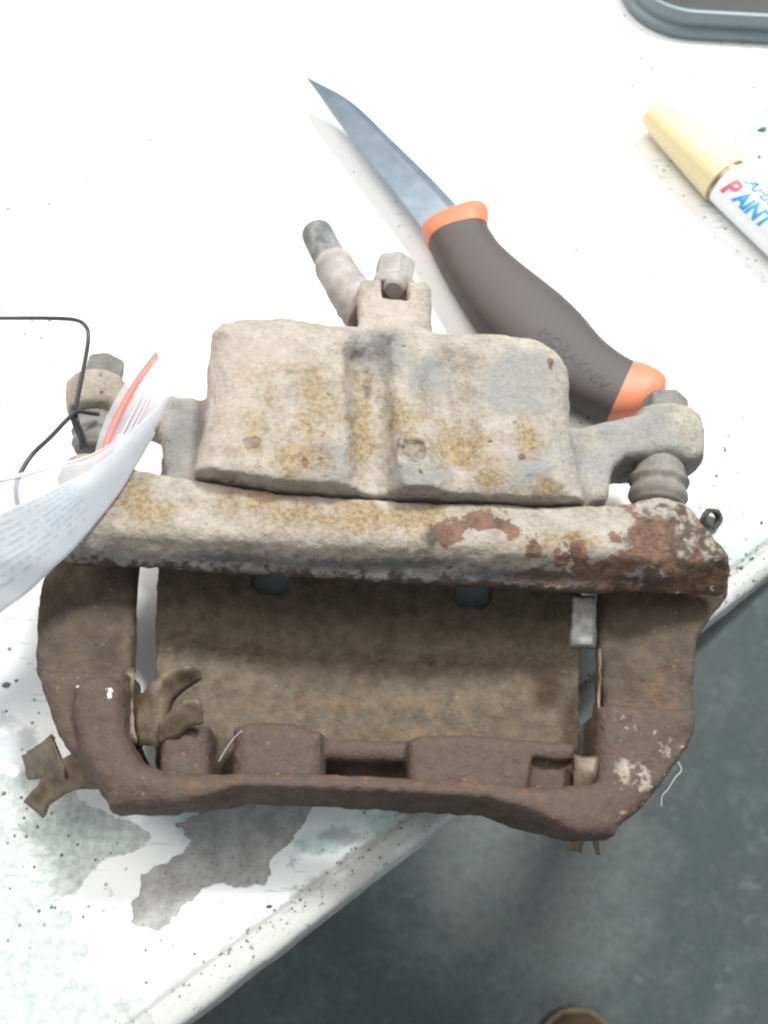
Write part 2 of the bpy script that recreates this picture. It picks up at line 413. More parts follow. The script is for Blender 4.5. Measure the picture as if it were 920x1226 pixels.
def build_bench():
    root = empty('workbench', [*bench_xy(100, 300), -850], 'white painted workbench with chipped paint and grimy diagonal front edge', 'workbench')
    S = np.concatenate([np.linspace(-900, -130, 12), np.arange(-125, 520, 1.6), [522.0]])
    prof = [(2, -34), (0, -32), (0, -3.2), (0.4, -1.6), (1.4, -0.5), (3, 0.0)]
    prof += [(t, 0.0) for t in np.arange(4.2, 7.8, 1.2)] + [(8.2, -0.1), (8.9, -0.8), (9.6, -0.85), (10.3, -0.1)]
    prof += [(t, 0.0) for t in np.arange(11.6, 640, 1.6)] + [(800, 0), (800, -34)]
    T = np.array([p[0] for p in prof]); Z = np.array([p[1] for p in prof])
    s, t = np.meshgrid(S, T, indexing='ij'); z = np.tile(Z, (len(S), 1))
    xy = E0 + s[..., None] * ES + t[..., None] * ET
    V = np.concatenate([xy, z[..., None]], 2).reshape(-1, 3)
    w = (np.abs(z.ravel()) < 4)
    wob = fbm(np.c_[V[:, :2], 0 * V[:, 0]], 9, 5) * 0.5
    edge_t = t.ravel()
    V[:, :2] += (wob * np.clip(1 - edge_t / 4, 0, 1))[:, None] * ET
    V[:, 2] += np.where(w, 0.12 * fbm(np.c_[V[:, :2], 0 * V[:, 0]], 40, 9), 0)
    i = np.arange(len(S) * len(T)).reshape(len(S), len(T))
    Q = np.stack([i[:-1, :-1], i[1:, :-1], i[1:, 1:], i[:-1, 1:]], 2).reshape(-1, 4)
    px, py = PIX(V)
    bad = (V[:, 1] < -300); px[bad] = -9999; py[bad] = 9999
    bare = pfield(px, py, [[(205, 985), (260, 965), (300, 940), (385, 940), (372, 975), (345, 1010), (322, 1030), (318, 1060), (280, 1058), (250, 1058), (222, 1078), (205, 1105), (188, 1112), (160, 1108), (158, 1080), (172, 1050), (200, 1030), (232, 1010)]], 26)
    worn = pfield(px, py, [[(-400, 900), (60, 930), (110, 965), (170, 985), (185, 1000), (120, 1035), (72, 1085), (88, 1115), (110, 1130), (100, 1165), (120, 1190), (160, 1190), (230, 1300), (-400, 1500)],
                           [(880, 140), (940, 120), (940, 175), (900, 165)]], 40)
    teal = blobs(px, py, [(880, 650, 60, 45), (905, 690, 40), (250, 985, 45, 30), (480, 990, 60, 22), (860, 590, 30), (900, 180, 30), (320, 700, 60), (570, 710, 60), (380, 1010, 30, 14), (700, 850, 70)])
    smear = blobs(px, py, [(820, 640, 34, 24), (870, 670, 30, 18), (20, 250, 36, 8), (405, 1000, 34, 12), (0, 900, 60, 50), (380, 1015, 22, 10), (615, 180, 12, 16), (880, 560, 20, 26), (905, 660, 26, 40)])
    dirt = np.clip(blobs(px, py, [(800, 120, 190, 150), (860, 420, 130, 260), (880, 640, 90, 60), (30, 980, 90, 120), (20, 420, 90, 60), (300, 1180, 120, 60), (500, 985, 60, 20)]) + 0.12, 0, 1)
    tt = t.ravel()
    edge = np.where(tt < 11, 0.62, np.clip(0.5 - (tt - 11) / 30, 0, 1))
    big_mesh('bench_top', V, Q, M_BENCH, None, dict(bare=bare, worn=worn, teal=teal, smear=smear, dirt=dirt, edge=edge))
    keep(bpy.data.objects['bench_top'], root)
    for (s0, t0) in ((-850, 40), (480, 40), (-850, 760), (480, 760)):
        c = bench_xy(s0, t0); V = []
        for zz in (-850, -34):
            for a, b in ((-25, -25), (25, -25), (25, 25), (-25, 25)):
                V.append([*(c + ES * a + ET * b), zz])
        o = mesh_np('leg', V, [(0, 1, 2, 3), (4, 5, 6, 7), (0, 1, 5, 4), (1, 2, 6, 5), (2, 3, 7, 6), (3, 0, 4, 7)], M_DARKMETAL, None, False)
        keep(auto_smooth(bevel(o, 3)), root)
    return root
M_DARKMETAL = mat_simple('grey_bench_frame', (0.12, 0.13, 0.13), (0.18, 0.19, 0.19), 60, 0.5)
build_bench()

# ------------------------------------------------------------------ floor
def mat_floor():
    m = Mat('worn_green_concrete_paint')
    n1 = m.noise(260, 5); n2 = m.noise(45, 6, 0.65); n3 = m.noise(6, 5, 0.7)
    c = m.mix(m.ramp(n1, 0.35, 0.65), (0.075, 0.094, 0.089), (0.096, 0.108, 0.101))
    c = m.mix(m.math('MULTIPLY', m.mask('light_pool', 50, 0.4, 0.25, 0.85), 0.75), c, m.mix(n3, (0.18, 0.176, 0.166), (0.25, 0.244, 0.232)))
    c = m.mix(m.math('MULTIPLY', m.ramp(n2, 0.48, 0.7), 0.6), c, (0.155, 0.175, 0.172))
    c = m.mix(m.math('MULTIPLY', m.ramp(n3, 0.42, 0.68), 0.5), c, (0.05, 0.055, 0.053))
    c = m.mix(m.math('MULTIPLY', m.ramp(m.noise(14, 5, .75), 0.58, 0.66), 0.35), c, (0.2, 0.21, 0.2))
    sp = m.math('MULTIPLY', m.ramp(m.voro(34), 0.1, 0.07), m.ramp(m.noise(90, 2), 0.45, 0.6))
    c = m.mix(m.math('MULTIPLY', sp, 0.75), c, (0.06, 0.06, 0.06))
    c = m.mix(m.math('MULTIPLY', m.ramp(m.noise(70, 6, 0.6, 2.5), 0.64, 0.67), 0.25), c, (0.3, 0.31, 0.31))
    return m.fin(c, m.math('ADD', 0.5, m.math('MULTIPLY', n2, 0.3)), m.bump(n3, 0.25, 0.8), 0, 0.35)
FZ = -850.0
xs = np.linspace(-3000, 3000, 121); gx, gy = np.meshgrid(xs, xs, indexing='ij')
V = np.c_[gx.ravel(), gy.ravel() + 200, np.full(gx.size, FZ)]
i = np.arange(gx.size).reshape(gx.shape)
light_pool = np.clip(1 - np.hypot((V[:, 0] - P(625, 1030, FZ)[0]) / 150, (V[:, 1] - P(625, 1030, FZ)[1]) / 150) * 0.5, 0, 1)  # fall of light painted into the floor colour as a paler patch
fl = big_mesh('floor', V, np.stack([i[:-1, :-1], i[1:, :-1], i[1:, 1:], i[:-1, 1:]], 2).reshape(-1, 4), mat_floor(), None, dict(light_pool=light_pool))
tag(fl, 'worn grey green painted concrete floor', None, None, 'structure')

# ------------------------------------------------------------------ brake caliper
CAL = empty('brake_caliper', P(460, 760, 0), 'rusty dusty twin piston brake caliper with carrier bracket overhanging the bench edge', 'brake caliper')
YAW = math.radians(-3.1); EU = np.array([math.cos(YAW), math.sin(YAW), 0]); EW = np.array([-EU[1], EU[0], 0])

BAR = [(150, 558, 58), (235, 573, 58), (330, 588, 58), (480, 598, 58), (640, 605, 58), (700, 604, 58), (735, 600, 58), (822, 602, 58), (830, 614, 56), (874, 684, 50), (874, 712), (720, 708), (400, 692), (100, 676), (62, 668), (85, 610, 56)]
def build_bracket():
    f = Field((-114, 2, 4), (120, 158, 64), 0.85)
    # inboard bar with a sloping front face
    bar = f.ext(BAR, 46, 42, 58, 2.2)
    bar = smax(bar, f.plane(P(100, 634, 58), P(760, 664, 58), P(430, 693, 44)), 3.0)
    lip = f.cap(P(205, 669, 44), P(720, 699, 44), 3.4, 3.0)
    d = smin(bar, lip, 2.0)
    d = smin(d, f.cap(P(786, 632, 51), P(792, 670, 50), 9.0, 7), 6.0)          # pin boss on the right end
    d = smin(d, f.cap(P(105, 575, 50), P(100, 640, 50), 9, 8), 6.0)
    # arms over the disc rim
    def dish(cx, cy, zc, R):
        c = P(cx, cy, zc)
        return zc + (((f.X2 - c[0]) * EU[0] + (f.Y2 - c[1]) * EU[1]) ** 2) / (2 * R)
    la = f.ext([(75, 640), (160, 640), (157, 690), (152, 792), (148, 812), (42, 812), (36, 800), (42, 700)], 36, 22, dish(130, 740, 30, 60), 3)
    ra = f.ext([(724, 680), (874, 680), (872, 714), (850, 742), (838, 764), (834, 870), (724, 862), (724, 800), (720, 780)], 36, 22, dish(745, 780, 30, 75), 3)
    d = smin(d, la, 5.0); d = smin(d, ra, 5.0)
    # outer end blocks and outer bar
    lb = f.ext([(39, 797), (95, 800), (148, 800), (150, 880), (164, 914), (200, 928), (200, 966), (130, 966), (100, 928), (62, 876)], 44, 18, 42, 4)
    ll = f.ext([(84, 850), (88, 818), (108, 808), (130, 808), (146, 822), (149, 880), (166, 916), (205, 930), (195, 955), (130, 958), (96, 905)], 47, 24, 48, 5)
    ob = f.ext([(140, 915), (190, 926), (300, 924), (420, 926), (560, 934), (690, 943), (735, 950), (735, 998), (690, 998), (620, 992), (540, 985), (400, 963), (250, 966), (130, 967)], 46, 28, 47, 4.5)
    arch = f.plane(P(230, 936, 47), P(640, 956, 47), P(430, 967, 32))
    xl, xr = P(290, 950, 47)[0], P(585, 970, 47)[0]
    arch = arch - 0.35 * np.maximum(0, xl - f.x) - 0.3 * np.maximum(0, f.x - xr)
    rb = f.ext([(716, 848), (735, 842), (832, 850), (834, 872), (825, 893), (776, 962), (735, 997), (690, 998), (672, 990), (680, 942), (712, 936)], 44, 18, 46, 4.5)
    d = smin(d, lb, 4.0); d = smin(d, ll, 2.5); d = smin(d, smax(ob, arch, 2.0), 3.5); d = smin(d, rb, 4.0)
    # pockets
    d = smax(d, -f.cap(P(820, 882, 49), P(792, 915, 50), 4.5), 2.0)
    d = smax(d, -f.cap(P(765, 862, 50), P(768, 880, 50), 4.2), 2.0)
    f.d = d
    f.roughen(0.55, 14, 3, 3); f.roughen(0.5, 2.8, 13, 2)
    V, Q = f.nets(); px, py = PIX(V); N = fbm(V, 12, 40)
    top = np.clip((V[:, 2] - 38) / 8, 0, 1) * np.clip((V[:, 1] - (P(0, 700, 44)[1] - 6 - 0.05 * V[:, 0])) / 6, 0, 1)
    cr = py - (634 + (px - 100) * 0.045)
    pale = top * np.clip(0.95 - np.clip((cr - 8) / 42, 0, 1) * 0.62, 0, 1)
    pale = np.where(px > 690, pale * np.clip(1.0 - (px - 690) / 220, 0.5, 1), pale)
    pale = np.maximum(pale, 0.8 * blobs(px, py, [(650, 615, 40, 18), (700, 610, 26, 14), (720, 600, 40, 9), (790, 598, 40, 8)]) * (py < 640))
    pale = np.maximum(pale, 0.44 * blobs(px, py, [(770, 930, 46, 46), (800, 890, 26, 30), (745, 985, 40, 14), (750, 870, 24, 20)]) * (py > 790))
    rust = blobs(px, py, [(590, 628, 50, 16), (535, 640, 20, 14), (775, 635, 62, 34), (830, 680, 50, 36), (690, 660, 20, 20), (730, 680, 60, 22), (660, 690, 40, 9), (640, 655, 8, 16)]) * (py < 720)
    rust = rust - 0.9 * blobs(px, py, [(740, 625, 16, 10), (770, 690, 20, 7), (850, 660, 8, 16), (715, 655, 10, 14), (585, 640, 14, 5), (800, 608, 26, 10), (820, 640, 8, 30), (650, 612, 30, 14), (690, 625, 14, 14)])
    ochre = blobs(px, py, [(420, 618, 120, 20), (300, 600, 60, 20), (500, 625, 60, 22), (170, 600, 40, 30), (640, 650, 30, 14), (690, 650, 20, 12)]) * top
    plum = np.clip(1.15 - np.clip((V[:, 2] - 47) / -10, 0, 1), 0, 1) * (py > 790)
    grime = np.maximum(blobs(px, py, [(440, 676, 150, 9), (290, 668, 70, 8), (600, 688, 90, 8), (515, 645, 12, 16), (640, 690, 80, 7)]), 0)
    orange = 0.5 * blobs(px, py, [(790, 830, 80, 60), (640, 950, 60, 20), (745, 915, 20, 40), (420, 930, 300, 6), (815, 895, 14, 14), (560, 940, 120, 10), (250, 940, 60, 12)])
    big_mesh('carrier_bracket', V, Q, M_CAST, None, dict(chip=blobs(px, py, [(131, 830, 4.5, 7), (93, 822, 3, 2), (853, 705, 3, 4), (812, 709, 4, 2), (98, 648, 4, 2)]), pale=pale, rust=np.clip(rust, 0, 1), ochre=ochre, plum=plum, grime=grime, orange=orange, blue=np.clip(cr / 40, 0, 0.8) * top))
    keep(bpy.data.objects['carrier_bracket'], CAL)
build_bracket()

def build_body():
    f = Field((-112, 10, -1), (116, 232, 75), 0.9)
    ax = EW
    L0 = P(343, 420, 30) ; R0 = P(590, 430, 30)
    front = P(460, 615, 30)
    def cyl(c, R, back):
        a = c + ax * back; b = c - ax * 90
        return f.cyl(a, b, R, 7)
    lobeL = f.ext([(254, 400, 60), (268, 391, 60), (330, 388, 60), (432, 397, 60), (446, 420, 60), (452, 610, 58), (222, 600, 58), (236, 560, 58), (248, 480, 60)], 60, 30, 66.5, 11)
    lobeR = f.ext([(520, 405, 60), (600, 405, 60), (642, 412, 60), (670, 430, 60), (680, 455, 60), (681, 530, 60), (700, 612, 58), (540, 612, 58), (530, 500, 60)], 60, 30, 65.5, 12)
    out = [(256, 410), (266, 396), (290, 389), (340, 388), (430, 399), (512, 406), (600, 406), (645, 414), (670, 430), (681, 455), (681, 520), (690, 570), (702, 612), (700, 640), (225, 620), (232, 575), (246, 520), (250, 450)]
    slab = f.ext(out, 52, 30, 58.5, 5)
    d = smin(smin(lobeL, lobeR, 6), slab, 7)
    d = smax(d, f.ext(out, 52, 30, 95, 4), 3)                       # keep the silhouette
    d = smin(d, f.cap(P(474, 425, 52), P(500, 590, 53), 12, 14.5), 5)   # web between the bores
    d = smin(d, f.cyl(P(495, 541, 60), P(495, 541, 67.6), 6.0, 1.5), 2.0)
    d = smax(d, -f.cyl(P(495, 541, 66.8), P(495, 541, 74), 4.2, 0.4), 0.5)
    d = smax(d, -f.cap(P(439, 428, 63.8), P(446, 584, 64.5), 6.5, 5.5), 6)
    d = smax(d, -f.cap(P(535, 432, 67), P(550, 520, 68.5), 7.5, 5.5), 6)  # valley
    d = smax(d, -f.cap(P(585, 575, 74), P(585, 620, 74), 9), 5)
    # port block
    port = f.ext([(427, 352), (434, 342), (452, 340), (470, 344), (494, 343), (508, 344), (515, 352), (518, 405), (524, 430), (415, 425), (430, 392)], 48, 22, 53, 3.2)
    port = smax(port, -f.ext([(456, 320), (488, 320), (488, 364), (457, 362)], 50, 38, 80, 1.5), 1.5)
    port = smax(port, -f.cap(P(473, 402, 56), P(478, 415, 57), 5.5), 3)
    d = smin(d, port, 5)
    # ears for the guide bolts
    re = f.ext([(676, 522), (700, 514), (735, 508), (762, 501), (800, 496), (834, 507), (840, 520), (839, 548), (826, 556), (760, 550), (744, 553), (733, 566), (724, 604), (676, 610)], 46, 26, 51, 2.8)
    re2 = f.cyl(P(798, 501, 41), P(796, 555, 41), 12.0, 2.0)
    le = f.ext([(250, 478), (205, 470), (190, 478), (150, 466), (140, 456), (96, 456), (82, 468), (82, 492), (150, 497), (186, 512), (194, 545), (196, 580), (246, 590)], 44, 26, 45, 4)
    le2 = f.cyl(P(118, 458, 40), P(116, 498, 40), 10.5, 2.5)
    d = smin(d, smin(re, re2, 3), 6); d = smin(d, smin(le, le2, 3), 6)
    # bridge
    c = P(440, 760, 12)
    dish = 7.5 + (((f.X2 - c[0]) * EU[0] + (f.Y2 - c[1]) * EU[1]) ** 2) / (2 * 260)
    wc = (f.X2 - c[0]) * EW[0] + (f.Y2 - c[1]) * EW[1]
    dish = dish + 2.8 * np.clip((wc + 9) / 5, 0, 1) - 1.2 * np.exp(-((wc + 12) / 3) ** 2)
    br = f.ext([(200, 560), (196, 690), (190, 800), (188, 925), (300, 925), (691, 945), (691, 715), (688, 560)], 11, 2.5, dish, 1.2)
    for h in ([(303, 640), (347, 642), (346, 708), (338, 717), (312, 715), (303, 706)], [(545, 660), (588, 662), (586, 722), (578, 731), (552, 729), (545, 721)]):
        br = smax(br, -f.ext(h, 8, -20, 60, 1.0), 1.0)
    d = smin(d, br, 3.0)
    for q in ((232, 602), (450, 592), (655, 608)):                 # ribs from the bridge up to the housing
        d = smin(d, f.cap(P(*q, 9), P(*q, 38), 6.5, 7), 3)
    for q in ((300, 450), (620, 460)): d = smin(d, f.cap(P(*q, 2.5), P(*q, 34), 2.5, 6), 3)   # feet
    # fingers
    web = f.ext([(190, 873), (300, 871), (420, 884), (560, 884), (691, 890), (691, 950), (190, 930)], 26, 0.2, 25, 3)
    web = smin(web, f.ext([(384, 884), (494, 887), (494, 913), (384, 910)], 37, 4, 38, 3), 2.5)
    f1 = f.ext([(191, 876), (249, 868), (251, 940), (191, 940)], 43, 8, 44, 3.5)
    f2 = f.ext([(278, 870), (300, 862), (350, 863), (386, 876), (388, 950), (278, 945)], 43, 8, 44, 5.5)
    f3 = f.ext([(489, 885), (505, 879), (560, 879), (690, 889), (690, 955), (489, 950)], 43, 8, 44, 3.5)
    f3 = smax(f3, -f.ext([(637, 908), (700, 912), (700, 960), (630, 960)], 43, 39, 60, 2.0), 2.5)
    d = smin(d, web, 2.0)
    for q in (f1, f2, f3): d = smin(d, q, 2.0)
    # clear the carrier bar
    gap = f.ext(BAR, 47, 40, 90, 2.0) - 0.9
    d = smax(d, -gap, 0.8)
    f.d = d
    f.roughen(0.5, 14, 23, 3); f.roughen(0.5, 2.8, 33, 2)
    V, Q = f.nets(); px, py = PIX(V)
    barline = P(0, 640, 44)[1] - 0.05 * V[:, 0]
    back = np.clip((V[:, 1] - barline) / 10, 0, 1)
    pale = back
    ochre = blobs(px, py, [(300, 500, 46, 40), (355, 555, 40, 24), (380, 480, 34, 40), (335, 440, 40, 14), (432, 510, 16, 70), (555, 535, 54, 30), (635, 530, 18, 26), (580, 575, 26, 22), (480, 500, 26, 30), (650, 585, 20, 20), (275, 575, 20, 10), (300, 450, 30, 20)]) * back
    blue = blobs(px, py, [(620, 460, 56, 44), (640, 560, 30, 40), (400, 550, 26, 26), (520, 450, 30, 26), (500, 570, 40, 26), (220, 530, 30, 60), (760, 540, 90, 60), (460, 420, 40, 30)]) * back
    rust = blobs(px, py, [(301, 530, 9, 7), (256, 574, 6, 6), (278, 577, 6, 3), (365, 552, 3, 7), (383, 549, 3, 3), (660, 434, 4, 7), (625, 548, 5, 4)]) * back
    grime = blobs(px, py, [(350, 445, 14, 5), (430, 425, 20, 10), (465, 405, 14, 8), (440, 470, 8, 24)]) * 0.8 * back
    orange = np.maximum(blobs(px, py, [(300, 868, 60, 6), (450, 878, 220, 12), (620, 895, 70, 14), (640, 830, 50, 30), (440, 845, 250, 24)]) * 0.5, 0.25) * (1 - back)
    plum = 0.62 * np.clip((V[:, 2] - 26) / 8, 0, 1) * (1 - back)
    big_mesh('caliper_body', V, Q, M_CAST, None, dict(silt_lift=(1 - back) * 0.85 * np.clip((30 - V[:, 2]) / 8, 0.25, 1), pink=blobs(px, py, [(275, 470, 40, 80), (300, 430, 60, 30), (250, 560, 30, 40), (460, 370, 50, 30)]) * back, pale=pale, ochre=ochre, blue=blue, rust=rust, grime=grime, orange=orange, plum=plum))
    keep(bpy.data.objects['caliper_body'], CAL)
build_body()

def hexprof(L, R): return [(0, R * 0.86), (0.9, R), (L - 1.2, R), (L, R * 0.84)]
def guide(head, ear, boot0, boot1, r_hex, k=1.0):
    o = auto_smooth(lathe('guide_bolt', ear, head, hexprof(np.linalg.norm(head - ear), r_hex), M_DUSTY, None, sides=6, rot=0.25), 25)
    keep(bevel(o, 0.6), CAL)
    L = np.linalg.norm(boot1 - boot0)
    pr = [(0, 6.5), (0.3, 8.4), (L * .42, 8.6), (L * .46, 9.4), (L * .52, 10.2), (L * .58, 9.8), (L * .62, 8.8), (L * .68, 8.7), (L * .74, 9.6), (L * .84, 9.9), (L * .9, 9.2), (L * .95, 8.6), (L, 8.4)]
    keep(lathe('pin_boot', boot0, boot1, [(a, b * k) for a, b in pr], M_BOOT, None), CAL)
guide(P(797, 476, 40), P(796, 506, 40), P(791, 545, 42), P(787, 606, 42), 8.0)
guide(P(129, 432, 40), P(122, 462, 40), P(115, 494, 40), P(113, 540, 40), 7.2, 0.78)

# brake hose stub, banjo bolt and bleed nipple
o = auto_smooth(lathe('banjo_bolt', P(470, 350, 40), P(474, 313, 40), [(0, 9), (4.0, 9), (4.6, 7.8), (13, 7.8), (14.8, 6.4)], M_PINK, None, sides=6, rot=0.3), 25)
keep(bevel(o, 0.7), CAL)
keep(auto_smooth(lathe('bleed_nipple', P(476, 334, 44), P(470, 352, 47), [(0, 4.1), (6.5, 4.1), (7.4, 3.3)], M_PINK, None, seg=24)), CAL)
hp = catmull([P(440, 372, 38), P(424, 357, 38), P(408, 332, 37), P(396, 312, 36)], 8)
hr = 1.17 * np.interp(np.linspace(0, 1, len(hp)), [0, .16, .2, .3, .34, .55, .6, .9, 1], [8.2, 8.2, 7.6, 7.6, 7.0, 6.9, 6.5, 6.6, 5.6])
keep(tube('hose_crimp', hp, hr, M_PINK, None, 24), CAL)
hp = catmull([P(400, 320, 36), P(390, 300, 35.5), P(382, 284, 35), P(378, 275, 34.6)], 8)
hr = np.interp(np.linspace(0, 1, len(hp)), [0, .85, .95, 1], [6.4, 6.2, 5.8, 4.8])
keep(tube('brake_hose', hp, hr, M_RUBBER, None, 24), CAL)

def strip(name, rows, mat, parent, thick=0.9, n=6, sub=True):
    """bent sheet metal: rows = list of (left point, right point) in mm"""
    A = catmull([r[0] for r in rows], n); B = catmull([r[1] for r in rows], n)
    m = 4; V = []; Fq = []
    for a, b in zip(A, B):
        for k in range(m + 1): V.append(a + (b - a) * k / m)
    for i in range(len(A) - 1):
        for k in range(m):
            q = i * (m + 1) + k; Fq.append((q, q + 1, q + m + 2, q + m + 1))
    V = np.array(V); V += 0.9 * np.stack([fbm(V, 5, 60 + k) for k in range(3)], 1)
    o = mesh_np(name, V, Fq, mat, None)
    s = o.modifiers.new('thick', 'SOLIDIFY'); s.thickness = thick * 0.8 / 1000; s.offset = 0
    keep(o, parent); return o
# left inner clip: curled leaf
strip('pad_clip', [(P(163, 838, 42), P(166, 893, 40)), (P(180, 818, 46), P(192, 888, 43)), (P(200, 804, 48), P(206, 842, 42)), (P(222, 797, 49), P(228, 822, 43)), (P(238, 800, 47), P(243, 812, 44))], M_CLIP, CAL)
strip('pad_clip', [(P(190, 868, 47), P(190, 890, 43)), (P(206, 850, 50), P(210, 884, 44)), (P(224, 838, 52), P(226, 872, 46)), (P(238, 842, 53), P(242, 866, 49)), (P(240, 852, 50), P(241, 860, 47)), (P(222, 854, 47), P(222, 862, 45)), (P(206, 858, 45), P(206, 864, 43))], M_CLIP, CAL)
strip('pad_clip', [(P(152, 800, 34), P(162, 800, 34)), (P(150, 840, 38), P(160, 845, 38)), (P(152, 880, 40), P(166, 884, 40)), (P(160, 893, 36), P(172, 893, 36))], M_CLIP, CAL)
# left clip foot sticking out past the outer bar
strip('pad_clip', [(P(95, 898, 30), P(130, 945, 30)), (P(66, 915, 24), P(92, 945, 24)), (P(44, 942, 17), P(62, 962, 17)), (P(30, 960, 11), P(52, 978, 11))], M_CLIP, CAL, 1.6)
strip('pad_clip', [(P(62, 880, 26), P(80, 930, 26)), (P(40, 895, 15), P(58, 930, 15)), (P(26, 905, 6), P(36, 934, 6))], M_CLIP, CAL, 1.2)
# right clips
strip('pad_clip', [(P(684, 712, 40), P(713, 714, 40)), (P(684, 745, 38), P(714, 747, 38)), (P(683, 776, 37), P(714, 779, 37))], M_CLIPG, CAL, 1.2)
strip('pad_clip', [(P(715, 780, 30), P(719, 778, 38)), (P(713, 830, 28), P(718, 830, 38)), (P(708, 890, 30), P(716, 890, 40))], M_CLIP, CAL, 1.0)
strip('pad_clip', [(P(688, 904, 44), P(720, 906, 44)), (P(688, 925, 45), P(714, 925, 45)), (P(686, 950, 42), P(712, 950, 42))], M_CLIP, CAL, 1.2)
strip('pad_clip', [(P(680, 990, 34), P(698, 990, 34)), (P(679, 1004, 33), P(698, 1006, 33)), (P(677, 1017, 31), P(696, 1019, 31))], M_CLIP, CAL, 1.4)
strip('pad_clip', [(P(708, 992, 34), P(714, 991, 34)), (P(711, 1006, 33), P(717, 1005, 33)), (P(714, 1020, 30), P(719, 1019, 30))], M_CLIP, CAL, 1.4)

# ------------------------------------------------------------------ knife
def build_knife():
    K = empty('sheath_knife', P(600, 360, 0), 'knife with scuffed steel blade, dark grey rubber handle and orange guard', 'knife')
    zc = 11.5
    mh = Mat('dark_rubber_grip'); n = mh.noise(1.1, 3); c = mh.mix(mh.noise(20), (0.068, 0.056, 0.053), (0.088, 0.074, 0.071))
    m_h = mh.fin(c, 0.6, mh.bump(n, 0.25, 0.15), 0, 0.35)
    mo = Mat('orange_plastic'); c = mo.mix(mo.noise(9, 5), (0.56, 0.155, 0.075), (0.64, 0.22, 0.12)); m_o = mo.fin(c, 0.5, mo.bump(mo.noise(2), 0.15, 0.2), 0, 0.4)
    # (left px, right px, thickness factor)
    secs = [((505, 275), (574, 249), .70), ((507, 281), (580, 250), .86), ((509, 286), (585, 257), .92), ((513, 292), (584, 275), .92),
            ((519, 305), (589, 285), .90), ((530, 327), (600, 300), .90), ((548, 358), (622, 320), .95), ((566, 386), (650, 342), 1.0), ((592, 415), (676, 363), 1.0),
            ((625, 444), (698, 385), .98), ((660, 470), (720, 411), .94), ((697, 489), (742, 429), .92), ((727, 503), (757, 438), .93),
            ((735, 504), (770, 441), .93), ((757, 502), (785, 449), .9), ((775, 494), (794, 458), .8), ((785, 486), (795, 470), .6)]
    def loft(name, ids, mat, sink=0.0, cap=True):
        pl = [P(*secs[i][0], zc) for i in ids]; pr = [P(*secs[i][1], zc) for i in ids]; th = [secs[i][2] for i in ids]
        n = 6 if len(ids) > 2 else 4
        A = catmull(pl, n); B = catmull(pr, n); T = np.interp(np.linspace(0, 1, len(A)), np.linspace(0, 1, len(ids)), th)
        seg = 32; V = []; Fq = []
        for a, b, t in zip(A, B, T):
            m = (a + b) / 2; h = (b - a) / 2 * (1 - sink); hz = 11.2 * t * (1 - sink)
            for k in range(seg):
                an = 2 * math.pi * k / seg; cs, sn = math.cos(an), math.sin(an)
                cs = math.copysign(abs(cs) ** .8, cs); sn = math.copysign(abs(sn) ** .8, sn)
                V.append(m + h * cs + np.array([0, 0, hz * sn]))
        for i in range(len(A) - 1):
            for k in range(seg):
                k2 = (k + 1) % seg; Fq.append((i * seg + k, i * seg + k2, (i + 1) * seg + k2, (i + 1) * seg + k))
        Fq.append(tuple(range(seg))[::-1]); Fq.append(tuple((len(A) - 1) * seg + k for k in range(seg)))
        o = mesh_np(name, V, Fq, mat, None); auto_smooth(o, 50); keep(o, K); return o
    loft('guard', range(0, 4), m_o); h = loft('handle', range(3, 13), m_h, 0.012); loft('butt', range(12, 17), m_o)
    # blade: flat stock with a ground bevel along the curved cutting edge
    ms = Mat('scuffed_steel'); n = ms.noise(14, 5, .7)
    cc = ms.mix(ms.ramp(ms.noise(7, 6, .7), .3, .8), (0.215, 0.25, 0.29), (0.26, 0.295, 0.33))
    m_s = ms.fin(cc, ms.math('ADD', .3, ms.math('MULTIPLY', n, .1)), ms.bump(ms.noise(1.5), .06, .1), 0.85, .5)
    spine = catmull([P(366, 92, zc), P(402, 140, zc), P(440, 190, zc), P(478, 238, zc), P(512, 284, zc)], 8)
    edge = catmull([P(367, 91.5, zc), P(420, 121, zc), P(470, 168, zc), P(515, 212, zc), P(562, 262, zc)], 8)
    V = []; Fq = []
    prof = [(0, 1), (0.55, 1), (.78, .9), (1.0, .08)]
    ns = len(spine)
    for i, (a, b) in enumerate(zip(spine, edge)):
        tt = i / (ns - 1); hz = 1.3 * min(1, .15 + tt * 4)
        for q, w in prof: V.append(a + (b - a) * q + np.array([0, 0, hz * w]))
        for q, w in prof[::-1]: V.append(a + (b - a) * q - np.array([0, 0, hz * w]))
    m = len(prof) * 2
    for i in range(ns - 1):
        for k in range(m):
            k2 = (k + 1) % m; Fq.append((i * m + k, i * m + k2, (i + 1) * m + k2, (i + 1) * m + k))
    Fq.append(tuple(range(m))); Fq.append(tuple((ns - 1) * m + k for k in range(m)))
    o = mesh_np('blade', V, Fq, m_s, None); auto_smooth(o, 12); keep(o, K)
    # moulded lettering on the grip
    a = P(652, 392, zc + 11); b = P(732, 458, zc + 11); u = (b - a); L = np.linalg.norm(u); u /= L
    tx = text_mesh('MORAKNIV', L, None)
    sidev = np.cross([0, 0, 1], u)
    mt = Mat('grip_lettering'); mm = mt.fin((0.042, 0.037, 0.036), 0.6)
    V = []
    ctr_a, ctr_b = P(640, 402, zc), P(728, 462, zc)
    for x, y in tx[0]:
        p = a + u * x + sidev * (y - 4); V.append([p[0], p[1], zc + 12.2])
    o = mesh_np('lettering', V, tx[1], mm, None, smooth=False)
    bm = bmesh.new(); bm.from_mesh(o.data); bm.to_mesh(o.data); bm.free()
    # lay the letters on the grip surface
    bpy.context.view_layer.update()
    inv = h.matrix_world.inverted()
